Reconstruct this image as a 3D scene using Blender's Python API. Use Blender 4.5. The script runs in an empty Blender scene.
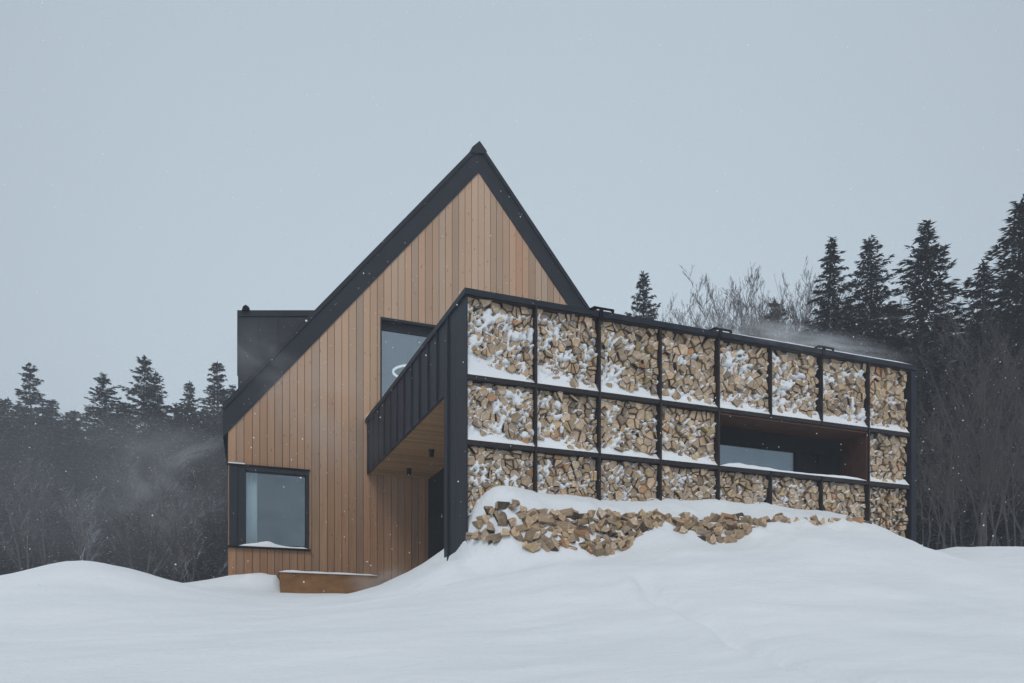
import bpy, math, random
import numpy as np
from mathutils import Vector, noise
R = math.radians
rng = random.Random(7)
np.random.seed(7)
scene = bpy.context.scene
COL = scene.collection

# ------------------------------------------------------------------ frame
# X runs along the facade, Y away from the camera into the hill, Z up. Metres.
CAMX, CAMY, CAMZ = -3.794, -11.403, 1.6
UX, UY = 0.93042, 0.36643

def cam_px(x, y, z):
    a, b = x - CAMX, y - CAMY
    X = a*UX - b*UY; Y = a*UY + b*UX
    return 512 + 842*X/Y, 665 - 842*(z-CAMZ)/Y, Y

# ------------------------------------------------------------------ materials
MATS = {}
def mat(name):
    m = bpy.data.materials.new(name); m.use_nodes = True
    nt = m.node_tree; nt.nodes.clear()
    out = nt.nodes.new('ShaderNodeOutputMaterial')
    MATS[name] = m
    return m, nt, out
def N(nt, t, **kw):
    n = nt.nodes.new(t)
    for k, v in kw.items():
        if k.startswith('i_'): n.inputs[k[2:]].default_value = v
        else: setattr(n, k, v)
    return n
def rgba(c): return (c[0], c[1], c[2], 1)
def ramp(nt, stops, interp='LINEAR'):
    r = nt.nodes.new('ShaderNodeValToRGB'); r.color_ramp.interpolation = interp
    e = r.color_ramp.elements
    while len(e) < len(stops): e.new(0.5)
    for i, (p, c) in enumerate(stops): e[i].position = p; e[i].color = rgba(c)
    return r
def noisy(name, c1, c2, scale=4, rough=.8, bump=0.0, bscale=None, spec=.3, stretch=(1,1,1), metallic=0, detail=5, attr=None):
    m, nt, out = mat(name)
    p = N(nt, 'ShaderNodeBsdfPrincipled'); p.inputs['Roughness'].default_value = rough
    p.inputs['Specular IOR Level'].default_value = spec; p.inputs['Metallic'].default_value = metallic
    tc = N(nt, 'ShaderNodeTexCoord'); mp = N(nt, 'ShaderNodeMapping'); mp.inputs['Scale'].default_value = stretch
    nt.links.new(tc.outputs['Object'], mp.inputs['Vector'])
    n = N(nt, 'ShaderNodeTexNoise', i_Scale=scale, i_Detail=detail, i_Roughness=.6)
    nt.links.new(mp.outputs[0], n.inputs['Vector'])
    r = ramp(nt, [(.3, c1), (.7, c2)]); nt.links.new(n.outputs['Fac'], r.inputs['Fac'])
    col = r.outputs['Color']
    if attr:
        a = N(nt, 'ShaderNodeAttribute', attribute_name=attr)
        mx = N(nt, 'ShaderNodeMix', data_type='RGBA', blend_type='MULTIPLY'); mx.inputs['Factor'].default_value = 1
        nt.links.new(col, mx.inputs['A']); nt.links.new(a.outputs['Color'], mx.inputs['B']); col = mx.outputs['Result']
    nt.links.new(col, p.inputs['Base Color'])
    if bump:
        n2 = N(nt, 'ShaderNodeTexNoise', i_Scale=bscale or scale*3, i_Detail=6)
        nt.links.new(mp.outputs[0], n2.inputs['Vector'])
        b = N(nt, 'ShaderNodeBump', i_Strength=1.0, i_Distance=bump)
        nt.links.new(n2.outputs['Fac'], b.inputs['Height']); nt.links.new(b.outputs[0], p.inputs['Normal'])
    nt.links.new(p.outputs[0], out.inputs['Surface'])
    return m

# snow
def snow_mat(name, bumpd, c1=(.75,.78,.815), c2=(.81,.835,.86)):
    m, nt, out = mat(name)
    p = N(nt, 'ShaderNodeBsdfPrincipled'); p.inputs['Roughness'].default_value = .75; p.inputs['Specular IOR Level'].default_value = .15
    g = N(nt, 'ShaderNodeNewGeometry')
    mp = N(nt, 'ShaderNodeMapping'); mp.inputs['Rotation'].default_value = (0,0,R(-35)); mp.inputs['Scale'].default_value = (.5,1.05,1)
    nt.links.new(g.outputs['Position'], mp.inputs['Vector'])
    n1 = N(nt, 'ShaderNodeTexNoise', i_Scale=1.1, i_Detail=6, i_Roughness=.55); nt.links.new(mp.outputs[0], n1.inputs['Vector'])
    n2 = N(nt, 'ShaderNodeTexNoise', i_Scale=14, i_Detail=6, i_Roughness=.7); nt.links.new(g.outputs['Position'], n2.inputs['Vector'])
    r = ramp(nt, [(.35, c1), (.65, c2)]); nt.links.new(n1.outputs['Fac'], r.inputs['Fac']); nt.links.new(r.outputs[0], p.inputs['Base Color'])
    b1 = N(nt, 'ShaderNodeBump', i_Strength=1.0, i_Distance=bumpd); nt.links.new(n1.outputs['Fac'], b1.inputs['Height'])
    b2 = N(nt, 'ShaderNodeBump', i_Strength=1.0, i_Distance=bumpd*.16); nt.links.new(n2.outputs['Fac'], b2.inputs['Height'])
    nt.links.new(b1.outputs[0], b2.inputs['Normal']); nt.links.new(b2.outputs[0], p.inputs['Normal'])
    nt.links.new(p.outputs[0], out.inputs['Surface'])
    return m
snow_mat('ground_snow', .085)
snow_mat('caught_snow', .02, (.78,.805,.835), (.84,.86,.88))

# larch boards: tint attribute per board, weathering grows upwards and with noise
def boards_mat(name, base, light, weather):
    m, nt, out = mat(name)
    p = N(nt, 'ShaderNodeBsdfPrincipled'); p.inputs['Roughness'].default_value = .78; p.inputs['Specular IOR Level'].default_value = .25
    a = N(nt, 'ShaderNodeAttribute', attribute_name='tint')
    g = N(nt, 'ShaderNodeNewGeometry')
    mp = N(nt, 'ShaderNodeMapping'); mp.inputs['Scale'].default_value = (14, 14, .7)
    add = N(nt, 'ShaderNodeVectorMath', operation='ADD')
    sc = N(nt, 'ShaderNodeVectorMath', operation='SCALE'); sc.inputs['Scale'].default_value = 7.3
    nt.links.new(a.outputs['Color'], sc.inputs[0]); nt.links.new(g.outputs['Position'], mp.inputs['Vector'])
    nt.links.new(mp.outputs[0], add.inputs[0]); nt.links.new(sc.outputs[0], add.inputs[1])
    n = N(nt, 'ShaderNodeTexNoise', i_Scale=1.6, i_Detail=7, i_Roughness=.65); nt.links.new(add.outputs[0], n.inputs['Vector'])
    r = ramp(nt, [(.28, base), (.72, light)]); nt.links.new(n.outputs['Fac'], r.inputs['Fac'])
    # weathering
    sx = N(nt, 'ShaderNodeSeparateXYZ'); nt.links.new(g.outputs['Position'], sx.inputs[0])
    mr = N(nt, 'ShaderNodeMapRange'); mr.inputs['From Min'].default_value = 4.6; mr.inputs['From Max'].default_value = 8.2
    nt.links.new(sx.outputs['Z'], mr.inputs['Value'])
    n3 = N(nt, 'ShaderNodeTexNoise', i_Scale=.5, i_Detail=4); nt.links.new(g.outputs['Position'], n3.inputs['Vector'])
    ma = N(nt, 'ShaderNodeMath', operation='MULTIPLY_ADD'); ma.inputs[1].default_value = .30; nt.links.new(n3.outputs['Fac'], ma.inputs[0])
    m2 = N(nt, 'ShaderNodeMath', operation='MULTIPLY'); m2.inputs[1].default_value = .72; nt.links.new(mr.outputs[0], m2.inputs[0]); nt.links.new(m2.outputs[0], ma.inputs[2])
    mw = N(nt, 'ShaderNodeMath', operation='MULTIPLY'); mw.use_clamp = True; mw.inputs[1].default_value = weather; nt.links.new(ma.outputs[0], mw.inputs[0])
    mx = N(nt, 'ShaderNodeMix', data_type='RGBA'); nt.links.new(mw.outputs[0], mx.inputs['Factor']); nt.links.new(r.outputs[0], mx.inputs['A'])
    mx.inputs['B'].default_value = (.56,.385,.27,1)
    # knots
    mk = N(nt, 'ShaderNodeMapping'); mk.inputs['Scale'].default_value = (9, 9, 3.2); nt.links.new(g.outputs['Position'], mk.inputs['Vector'])
    v = N(nt, 'ShaderNodeTexVoronoi', i_Scale=1.0); nt.links.new(mk.outputs[0], v.inputs['Vector'])
    rk = ramp(nt, [(.05, (.45,.40,.37)), (.13, (1,1,1))]); nt.links.new(v.outputs['Distance'], rk.inputs['Fac'])
    mm = N(nt, 'ShaderNodeMix', data_type='RGBA', blend_type='MULTIPLY'); mm.inputs['Factor'].default_value = .8
    nt.links.new(mx.outputs['Result'], mm.inputs['A']); nt.links.new(rk.outputs[0], mm.inputs['B'])
    mt = N(nt, 'ShaderNodeMix', data_type='RGBA', blend_type='MULTIPLY'); mt.inputs['Factor'].default_value = 1
    nt.links.new(mm.outputs['Result'], mt.inputs['A']); nt.links.new(a.outputs['Color'], mt.inputs['B'])
    nt.links.new(mt.outputs['Result'], p.inputs['Base Color'])
    b = N(nt, 'ShaderNodeBump', i_Strength=.6, i_Distance=.004); nt.links.new(n.outputs['Fac'], b.inputs['Height']); nt.links.new(b.outputs[0], p.inputs['Normal'])
    nt.links.new(p.outputs[0], out.inputs['Surface'])
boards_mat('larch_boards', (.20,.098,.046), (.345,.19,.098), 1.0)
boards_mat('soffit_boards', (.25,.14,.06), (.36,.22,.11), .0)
noisy('board_gap', (.03,.02,.016), (.05,.033,.024), 3)
noisy('slate_metal', (.006,.009,.016), (.012,.016,.027), 2.2, rough=.55, bump=.004, bscale=3, spec=.35)
noisy('dark_cladding', (.015,.018,.025), (.028,.032,.042), 1.7, rough=.55, bump=.004, bscale=3, spec=.4)
noisy('rack_steel', (.008,.006,.007), (.018,.012,.012), 5, rough=.55, bump=.002, spec=.4)
noisy('rusty_panel', (.040,.015,.009), (.075,.028,.016), 6, rough=.7, bump=.003)
noisy('black_metal', (.005,.005,.006), (.009,.009,.011), 6, rough=.7, spec=.1)
noisy('dark_wall', (.007,.008,.009), (.014,.015,.017), 5, rough=.8, bump=.006, spec=.1)
noisy('corten', (.16,.070,.022), (.30,.155,.055), 3.2, rough=.75, bump=.003, stretch=(1,1,1.6))
noisy('room_paint', (.11,.12,.13), (.14,.15,.16), 1, rough=.9)
noisy('curtain_cloth', (.78,.82,.84), (.86,.88,.9), 8, rough=.9, stretch=(6,6,.3))
noisy('blind', (.24,.27,.31), (.28,.31,.345), 3, rough=.8)
noisy('bark', (.045,.036,.033), (.085,.068,.062), 6, rough=.9, bump=.01)
noisy('twig_bark', (.075,.064,.062), (.14,.12,.115), 3, rough=.9)
noisy('spruce_needles', (.013,.016,.016), (.036,.040,.037), 1.3, rough=.8, spec=.2, detail=3)
noisy('spruce_needles_brown', (.022,.017,.017), (.048,.038,.036), 1.3, rough=.8, spec=.2, detail=3)
noisy('needle_snow', (.22,.235,.26), (.40,.42,.45), 3, rough=.9)
noisy('pale_bark', (.055,.047,.047), (.11,.098,.096), 2, rough=.9)
noisy('flake', (.85,.87,.9), (.9,.9,.92), 3, rough=.9)
noisy('log_end', (.34,.235,.15), (.62,.475,.325), 16, rough=.85, bump=.006, bscale=60, attr='tint')
noisy('log_side', (.25,.175,.11), (.44,.33,.22), 9, rough=.9, bump=.01, stretch=(6,1,6), attr='tint')
noisy('log_bark', (.055,.042,.034), (.13,.10,.08), 14, rough=.95, bump=.02, attr='tint')

def glass_mat(name, refl, tint):
    m, nt, out = mat(name)
    t = N(nt, 'ShaderNodeBsdfTransparent'); t.inputs['Color'].default_value = rgba(tint)
    g = N(nt, 'ShaderNodeBsdfGlossy'); g.inputs['Roughness'].default_value = .02; g.inputs['Color'].default_value = (.86,.95,1,1)
    tc = N(nt, 'ShaderNodeTexCoord'); n = N(nt, 'ShaderNodeTexNoise', i_Scale=1.2, i_Detail=3)
    nt.links.new(tc.outputs['Object'], n.inputs['Vector'])
    mr = N(nt, 'ShaderNodeMapRange'); mr.inputs['To Min'].default_value = refl-.07; mr.inputs['To Max'].default_value = refl+.07
    nt.links.new(n.outputs['Fac'], mr.inputs['Value'])
    mx = N(nt, 'ShaderNodeMixShader'); nt.links.new(mr.outputs[0], mx.inputs[0])
    nt.links.new(t.outputs[0], mx.inputs[1]); nt.links.new(g.outputs[0], mx.inputs[2]); nt.links.new(mx.outputs[0], out.inputs['Surface'])
glass_mat('window_glass', .15, (.80,.86,.88))
glass_mat('high_window_glass', .30, (.78,.84,.87))
m, nt, out = mat('ring_light')
e = N(nt, 'ShaderNodeEmission'); e.inputs['Color'].default_value = (1,.97,.93,1); e.inputs['Strength'].default_value = .9
nt.links.new(e.outputs[0], out.inputs['Surface'])

# bark that carries snow on its upper side
m, nt, out = mat('snowy_twigs')
p = N(nt, 'ShaderNodeBsdfPrincipled'); p.inputs['Roughness'].default_value = .9
g = N(nt, 'ShaderNodeNewGeometry'); sx = N(nt, 'ShaderNodeSeparateXYZ'); nt.links.new(g.outputs['Normal'], sx.inputs[0])
n = N(nt, 'ShaderNodeTexNoise', i_Scale=2.5); nt.links.new(g.outputs['Position'], n.inputs['Vector'])
ad = N(nt, 'ShaderNodeMath', operation='ADD'); nt.links.new(sx.outputs['Z'], ad.inputs[0]); nt.links.new(n.outputs['Fac'], ad.inputs[1])
r = ramp(nt, [(.85, (.07,.06,.058)), (.97, (.36,.38,.41))]); nt.links.new(ad.outputs[0], r.inputs['Fac'])
nt.links.new(r.outputs[0], p.inputs['Base Color']); nt.links.new(p.outputs[0], out.inputs['Surface'])

def volume_mat(name, density, colr, noise_scale=None, lo=.45, hi=.75, seedz=0., stretch=(1,1,1), rot=0.):
    m, nt, out = mat(name)
    v = N(nt, 'ShaderNodeVolumePrincipled'); v.inputs['Color'].default_value = rgba(colr); v.inputs['Density'].default_value = density
    v.inputs['Anisotropy'].default_value = 0.0
    if noise_scale:
        tc = N(nt, 'ShaderNodeTexCoord')
        ln = N(nt, 'ShaderNodeVectorMath', operation='LENGTH'); nt.links.new(tc.outputs['Object'], ln.inputs[0])
        fall = N(nt, 'ShaderNodeMapRange', interpolation_type='SMOOTHSTEP'); fall.inputs['From Min'].default_value = 1.0; fall.inputs['From Max'].default_value = .25
        nt.links.new(ln.outputs['Value'], fall.inputs['Value'])
        mp = N(nt, 'ShaderNodeMapping'); mp.inputs['Location'].default_value = (0,0,seedz); mp.inputs['Scale'].default_value = stretch
        nt.links.new(tc.outputs['Object'], mp.inputs['Vector'])
        n = N(nt, 'ShaderNodeTexNoise', i_Scale=noise_scale, i_Detail=2.5, i_Roughness=.55, i_Distortion=.6); nt.links.new(mp.outputs[0], n.inputs['Vector'])
        mr = N(nt, 'ShaderNodeMapRange', interpolation_type='SMOOTHSTEP'); mr.inputs['From Min'].default_value = lo; mr.inputs['From Max'].default_value = hi
        nt.links.new(n.outputs['Fac'], mr.inputs['Value'])
        a = N(nt, 'ShaderNodeMath', operation='MULTIPLY'); nt.links.new(fall.outputs[0], a.inputs[0]); nt.links.new(mr.outputs[0], a.inputs[1])
        b = N(nt, 'ShaderNodeMath', operation='MULTIPLY'); b.inputs[1].default_value = density; nt.links.new(a.outputs[0], b.inputs[0])
        nt.links.new(b.outputs[0], v.inputs['Density'])
    nt.links.new(v.outputs[0], out.inputs['Volume'])
    return m

# ------------------------------------------------------------------ mesh helper
class MB:
    def __init__(s): s.v = []; s.f = []; s.m = []; s.t = []
    def add(s, vs, fs, mi=0, tint=None):
        o = len(s.v); s.v += [tuple(v) for v in vs]
        for f in fs: s.f.append(tuple(i+o for i in f)); s.m.append(mi)
        s.t += [tint or (1,1,1)]*len(vs); return s
    def box(s, x0, x1, y0, y1, z0, z1, mi=0, tint=None):
        return s.add([(x0,y0,z0),(x1,y0,z0),(x1,y1,z0),(x0,y1,z0),(x0,y0,z1),(x1,y0,z1),(x1,y1,z1),(x0,y1,z1)],
              [(3,2,1,0),(4,5,6,7),(0,1,5,4),(1,2,6,5),(2,3,7,6),(3,0,4,7)], mi, tint)
    def prism_y(s, poly, y0, y1, mi=0, tint=None, back=None):   # poly: (x,z) counter-clockwise seen from the front (-y)
        n = len(poly); bk = back or poly
        vs = [(x,y0,z) for x, z in poly] + [(x,y1,z) for x, z in bk]
        fs = [tuple(range(n)), tuple(range(2*n-1, n-1, -1))] + [(i, n+i, n+(i+1)%n, (i+1)%n) for i in range(n)]
        return s.add(vs, fs, mi, tint)
    def tube(s, pts, rad, n=6, mi=0, tint=None, caps=True):
        pts = [Vector(p) for p in pts]; k = len(pts)
        if not isinstance(rad, (list, tuple)): rad = [rad]*k
        vs = []
        for i, p in enumerate(pts):
            d = (pts[min(i+1,k-1)] - pts[max(i-1,0)]).normalized()
            a = d.cross(Vector((0,0,1)) if abs(d.z) < .9 else Vector((1,0,0))).normalized(); b = d.cross(a)
            for j in range(n):
                t = 2*math.pi*j/n; vs.append(p + (a*math.cos(t) + b*math.sin(t))*rad[i])
        fs = [(i*n+j, i*n+(j+1)%n, (i+1)*n+(j+1)%n, (i+1)*n+j) for i in range(k-1) for j in range(n)]
        if caps: fs += [tuple(range(n-1,-1,-1)), tuple((k-1)*n+j for j in range(n))]
        return s.add(vs, fs, mi, tint)
    def build(s, name, mats, parent=None, smooth=False, origin=None):
        me = bpy.data.meshes.new(name)
        vs = s.v
        if origin: ox, oy, oz = origin; vs = [(x-ox,y-oy,z-oz) for x,y,z in vs]
        me.from_pydata(vs, [], s.f)
        for mm in ([mats] if isinstance(mats, str) else mats): me.materials.append(MATS[mm])
        if any(s.m): me.polygons.foreach_set('material_index', s.m)
        a = me.attributes.new('tint', 'FLOAT_COLOR', 'POINT')
        a.data.foreach_set('color', [c for t in s.t for c in (t[0],t[1],t[2],1)])
        if smooth: me.polygons.foreach_set('use_smooth', [True]*len(me.polygons))
        me.update()
        o = bpy.data.objects.new(name, me); COL.objects.link(o)
        if origin: o.location = origin
        if parent is not None: o.parent = parent
        return o
def tag(o, label=None, cat=None, group=None, kind=None):
    if label: o['label'] = label
    if cat: o['category'] = cat
    if group: o['group'] = group
    if kind: o['kind'] = kind
    return o
def empty(name, loc=(0,0,0)):
    o = bpy.data.objects.new(name, None); o.location = loc; o.empty_display_size = .3; COL.objects.link(o); return o
def bevel(o, w=.008, seg=2):
    m = o.modifiers.new('bevel', 'BEVEL'); m.width = w; m.segments = seg; m.limit_method = 'ANGLE'; m.angle_limit = R(40); return o

# ------------------------------------------------------------------ terrain
CP = [ # x, y, z
 (-4.69,-6.21,1.50),(-2.14,-7.22,1.50),(.4,-8.22,1.50),(-5.39,-2.18,1.98),(-.86,-3.96,2.08),(4.6,-5.03,2.13),(1.37,-3.77,2.38),
 (-2.95,.09,2.42),(-1.12,-.63,2.52),(5.56,-3.26,2.71),(-3.3,-4.2,1.86),(-7.5,-4,1.8),(3.0,-7,1.72),(7,-5.5,2.2),
 # hump on the left
 (-5.99,1.28,2.71),(-5.5,1.09,2.84),(-5.01,.9,2.96),(-4.67,1.09,2.93),(-4.2,1.65,2.83),(-3.57,3.0,2.75),(-7.2,1.7,2.55),(-5.2,3.2,2.7),(-9,2.5,2.4),
 # court in front of the gable
 (-2.9,6.45,3.38),(-2.35,6.6,3.42),(-2.6,5.6,3.1),(-2.2,5.5,3.05),(-2.03,5.1,2.98),(-.89,4.8,2.97),(-1.5,6.6,3.1),(.3,5.5,3.0),(1.2,4,3.0),(-3.4,6.8,3.3),(-3.3,4.6,2.85),(-1.2,2.5,2.72),(.5,3,2.95),
 # crest from the court up to the corner column
 (-.14,-.02,3.07),(-.22,.25,3.12),(-.22,-.28,3.03),(-.35,-.55,2.96),(-.08,-.35,3.02),(-2.14,5.98,3.38),(-2.12,6.3,3.42),(-1.86,5.68,3.0),(-1.2,5.75,3.0),(-.5,5.75,3.0),
 (-.76,2.98,2.90),(-.47,2.01,3.03),(-.2,.96,3.14),(-.12,.45,3.2),(-.35,.05,3.02),(-.15,-.12,3.03),
 # foot of the heap
 (.10,-.5,3.07),(.55,-.8,3.13),(1.45,-.9,3.17),(1.9,-.9,3.22),(2.25,-.9,3.39),(2.85,-.9,3.52),(3.0,-.9,3.47),(3.7,-.92,3.42),(4.4,-1.0,3.6),(5.05,-1.0,3.70),(6.3,-.9,3.77),(7.3,-.9,3.68),
 # top of the loose logs
 (.25,-.35,3.74),(.8,-.4,3.82),(1.8,-.4,3.86),(2.7,-.4,3.86),(3.4,-.4,3.90),(4.1,-.4,3.95),(4.8,-.4,3.92),(5.6,-.4,3.95),
 # snow line on the rack
 (.04,.02,3.70),(.05,-.10,3.45),(.36,.05,4.14),(.98,.05,4.17),(2.13,.05,4.12),(3.22,.05,4.22),(4.3,.05,4.26),(5.29,.05,4.28),(6.37,.05,4.24),(7.4,.05,4.07),(7.78,.05,3.80),(8.3,.05,3.56),(8.35,-.4,3.5),
 (1,2,4.0),(4,2,4.1),(7,2,4.0),(3,5,3.9),(7,6,4),
 # flank in front of the heap
 (-1,-1.8,2.50),(.6,-1.9,2.86),(2.4,-1.9,3.12),(4.2,-2.0,3.2),(6.2,-2.0,3.28),(8.0,-1.2,3.30),
 # right hand shelf
 (9.3,.66,3.74),(11.71,1.84,4.10),(13.92,2.04,4.26),(8.9,-.2,3.52),(17,1.5,4.3),(11,-2.5,3.25),(10,4,3.9),(14,6,4.1),(18,-4,3.3),
 # far
 (-4.5,9,3.35),(-6,14,3.65),(-11,14,3.4),(-12,25,4.0),(-22,18,3.6),(-4,26,4.4),(10,26,5.2),(24,16,5.0),(30,6,4.6),(0,45,6),(-30,40,5),(30,45,7),
 (-4,-20,.1),(-18,-8,1.2),(16,-16,1.0),(-15,-20,0),(0,-30,-.6),(-45,0,2),(45,-10,3),(-40,-35,-.5),(40,-45,0),(60,40,7),(-60,50,5.5),(0,80,8),
]
P = np.array(CP); Cc = .22
def kern(a, b): return np.sqrt(((a[:,None,:2]-b[None,:,:2])**2).sum(-1) + Cc*Cc)
K = kern(P, P); n_ = len(P)
A = np.zeros((n_+3, n_+3)); A[:n_,:n_] = K - np.eye(n_)*.012
Q = np.c_[np.ones(n_), P[:,:2]]; A[:n_,n_:] = Q; A[n_:,:n_] = Q.T
W = np.linalg.solve(A, np.r_[P[:,2], 0,0,0])
def ground(xs, ys):
    xs = np.atleast_1d(np.asarray(xs, float)); ys = np.atleast_1d(np.asarray(ys, float))
    rr = np.hypot(xs, ys); f = np.minimum(1, 80/np.maximum(rr, 1e-6)); xc, yc = xs*f, ys*f
    q = np.c_[xc, yc]; out = np.empty(len(q))
    for i in range(0, len(q), 4000):
        qq = q[i:i+4000]
        out[i:i+4000] = kern(qq, P) @ W[:n_] + W[n_] + qq @ W[n_+1:]
    # wind-cut ridge running down to the right in the foreground
    ax, ay, bx, by = 1.2, -2.8, -.5, -8.1
    t = np.clip(((xs-ax)*(bx-ax)+(ys-ay)*(by-ay))/((bx-ax)**2+(by-ay)**2), 0, 1)
    d = (xs-ax)*(by-ay)-(ys-ay)*(bx-ax); d /= math.hypot(bx-ax, by-ay)
    wob = .07*np.sin(ys*2.1)+.025*np.sin(ys*5.3)
    d = d + wob
    inside = ((ys < ay+.2) & (ys > by-1))*np.clip((ay+.2-ys)/.6, 0, 1)
    # wind has scoured the snow away beside the corner column and in front of the planter
    e = xs + .31*np.maximum(0, -ys); zc = 3.09 + np.where(ys < 0, .13*ys, .04*ys)
    reg = (xs > -1.5) & (ys > -1.1) & (ys < 1.1)
    k = np.clip((.05-e)/.10, 0, 1)*reg*np.clip((ys+1.1)/.3, 0, 1); out = out + k*(np.minimum(out, zc)-out)
    k = ((xs > -1.975) & (xs < .3) & (ys > 5.0) & (ys < 5.95))*np.clip((xs+1.975)/.05, 0, 1); out = out + k*(np.minimum(out, 2.985)-out)
    k = np.clip((ys-5.80)/.12, 0, 1)*np.clip((-1.955-xs)/.04, 0, 1)*(xs > -2.6)*(ys < 6.9); out = out + k*(np.maximum(out, 3.40)-out)
    out += inside*(-.13*np.exp(-(d/.11)**2) + .05*np.exp(-((d-.24)/.14)**2))*(.75+.25*np.sin(ys*1.9+1))
    return out
def gz(x, y): return float(ground([x], [y])[0])

def graded(lo, hi, fine_lo, fine_hi, step, growth=1.16):
    a = list(np.arange(fine_lo, fine_hi+1e-6, step)); s = step; x = a[-1]
    while x < hi: s *= growth; x += s; a.append(x)
    s = step; x = a[0]; b = []
    while x > lo: s *= growth; x -= s; b.append(x)
    return np.array(b[::-1] + a)
gx = graded(-450, 450, -8.5, 13, .09); gy = graded(-450, 450, -9, 7.2, .09)
X, Y = np.meshgrid(gx, gy); zf = ground(X.ravel(), Y.ravel())
def wav(x, y):
    return .035*noise.fractal(Vector((x*.5+y*.25, y*.9-x*.2, 3.1)), 1.0, 2.1, 5)
near = (np.abs(X.ravel()) < 40) & (np.abs(Y.ravel()) < 40)
xr, yr = X.ravel(), Y.ravel()
for i in np.nonzero(near)[0]:
    zf[i] += wav(xr[i], yr[i])
    if -1.0 < yr[i] < -.25 and .15 < xr[i] < 6.3: zf[i] += .012+.11*noise.noise(Vector((xr[i]*3.6, yr[i]*4.5, 8.)))
    if yr[i] < 3: zf[i] += .017*noise.fractal(Vector((xr[i]*1.2+yr[i]*.8, yr[i]*3.2-xr[i]*1.1, 1.3)), 1.0, 2.0, 4)
nx, ny = len(gx), len(gy)
idx = np.arange(nx*ny).reshape(ny, nx)
faces = np.stack([idx[:-1,:-1], idx[:-1,1:], idx[1:,1:], idx[1:,:-1]], -1).reshape(-1, 4)
def np_mesh(name, verts, faces, mats, midx=None, smooth=False):
    me = bpy.data.meshes.new(name); nf, k = faces.shape
    me.vertices.add(len(verts)); me.vertices.foreach_set('co', np.asarray(verts, np.float32).ravel())
    me.loops.add(nf*k); me.loops.foreach_set('vertex_index', faces.astype(np.int32).ravel())
    me.polygons.add(nf); me.polygons.foreach_set('loop_start', np.arange(0, nf*k, k, dtype=np.int32)); me.polygons.foreach_set('loop_total', np.full(nf, k, np.int32))
    for mm in mats: me.materials.append(MATS[mm])
    if midx is not None: me.polygons.foreach_set('material_index', np.asarray(midx, np.int32))
    me.polygons.foreach_set('use_smooth', np.full(nf, smooth)); me.update(); me.validate(); return me
me = np_mesh('ground', np.c_[xr, yr, zf], faces, ['ground_snow'], smooth=True)
g_ = bpy.data.objects.new('ground', me); COL.objects.link(g_); tag(g_, kind='structure')

# ------------------------------------------------------------------ the house
GY = 6.93                       # plane of the gable
AX, SL = 2.59, 1.192            # ridge position, roof slope
def zin(x): return 12.93 - SL*abs(x-AX)
def zout(x): return 13.58 - SL*abs(x-AX)
house = empty('house', (0, GY, 3.0))
tag(house, 'larch-clad gabled house with steep dark metal roof and a low black annex in front', 'house')
def H(mb, name, mats, parent=None, **kw):
    """build a part of the house; coordinates are world, parent inverse handled by origin shift"""
    org = (0, GY, 3.0); mb.v = [(x-org[0], y-org[1], z-org[2]) for x,y,z in mb.v]
    return mb.build(name, mats, parent or house, **kw)

WIN = [(-2.86,-1.24,4.07,5.73), (.30,2.95,7.05,9.27)]
def wall_strips(bounds, ztop, zbot):
    for a, b, tid in bounds:
        spans = [(zbot, None)]
        c = (a+b)/2
        for (x0,x1,z0,z1) in WIN:
            if x0-1e-4 <= c <= x1+1e-4:
                spans = [(zbot, z0), (z1, None)]
        for s in spans: yield a, b, s[0], s[1], tid
grid = []; x = -2.88
while x < 8.06: grid.append(round(x,4)); x += rng.choice([.150,.158,.158,.166])
edges = sorted(set(grid + [w for q in WIN for w in q[:2]] + [AX, 8.06]))
bounds = []
for a, b in zip(edges, edges[1:]):
    if b-a < .012: continue
    tid = sum(1 for g in grid if g <= a+1e-4); bounds.append((a, b, tid))
tints = {}
for i in range(200):
    v = rng.gauss(1, .08); w = rng.gauss(.01, .05); tints[i] = (v*(1+w), v, v*(1-w*.9))
    if rng.random() < .05: tints[i] = (v*1.02, v*.88, v*.82)
    elif rng.random() < .1: tints[i] = (v*1.08, v*1.1, v*1.13)
mb = MB(); bk = MB()
for a, b, z0, z1, tid in wall_strips(bounds, None, 2.3):
    ta, tb = (zin(a)+.25, zin(b)+.25) if z1 is None else (z1, z1)
    gp = .0055
    a2 = a + (gp if any(abs(a-g) < 1e-3 for g in grid) else 0); b2 = b - (gp if any(abs(b-g) < 1e-3 for g in grid) else 0)
    mb.prism_y([(a2,z0),(b2,z0),(b2,tb),(a2,ta)], GY-.024-rng.random()*.003, GY-.002, tint=tints[tid])
    bk.prism_y([(a,z0),(b,z0),(b,tb),(a,ta)], GY, GY+.16)
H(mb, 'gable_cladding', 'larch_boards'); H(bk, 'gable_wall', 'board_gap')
YB = 13.0; SH = .32             # back of the house; the plan narrows slightly towards the back
mb = MB()
mb.add([(-2.88,GY+.16,2.3),(-2.88+SH,YB,2.3),(-2.88+SH,YB,6.7),(-2.88,GY+.16,6.7),(-2.7,GY+.16,2.3),(-2.7+SH,YB,2.3),(-2.7+SH,YB,6.7),(-2.7,GY+.16,6.7)],
       [(0,3,2,1),(4,5,6,7),(0,1,5,4),(3,7,6,2),(0,4,7,3),(1,2,6,5)])
H(mb, 'side_wall', 'dark_cladding')
mb = MB(); mb.box(7.9,8.06,GY+.16,YB,2.3,6.4); H(mb, 'side_wall', 'dark_cladding')
mb = MB(); mb.prism_y([(-2.56,2.3),(8.06,2.3),(8.06,6.4),(AX,12.9),(-2.56,6.8)], YB-.16, YB-.01); H(mb, 'rear_wall', 'dark_cladding')
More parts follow.
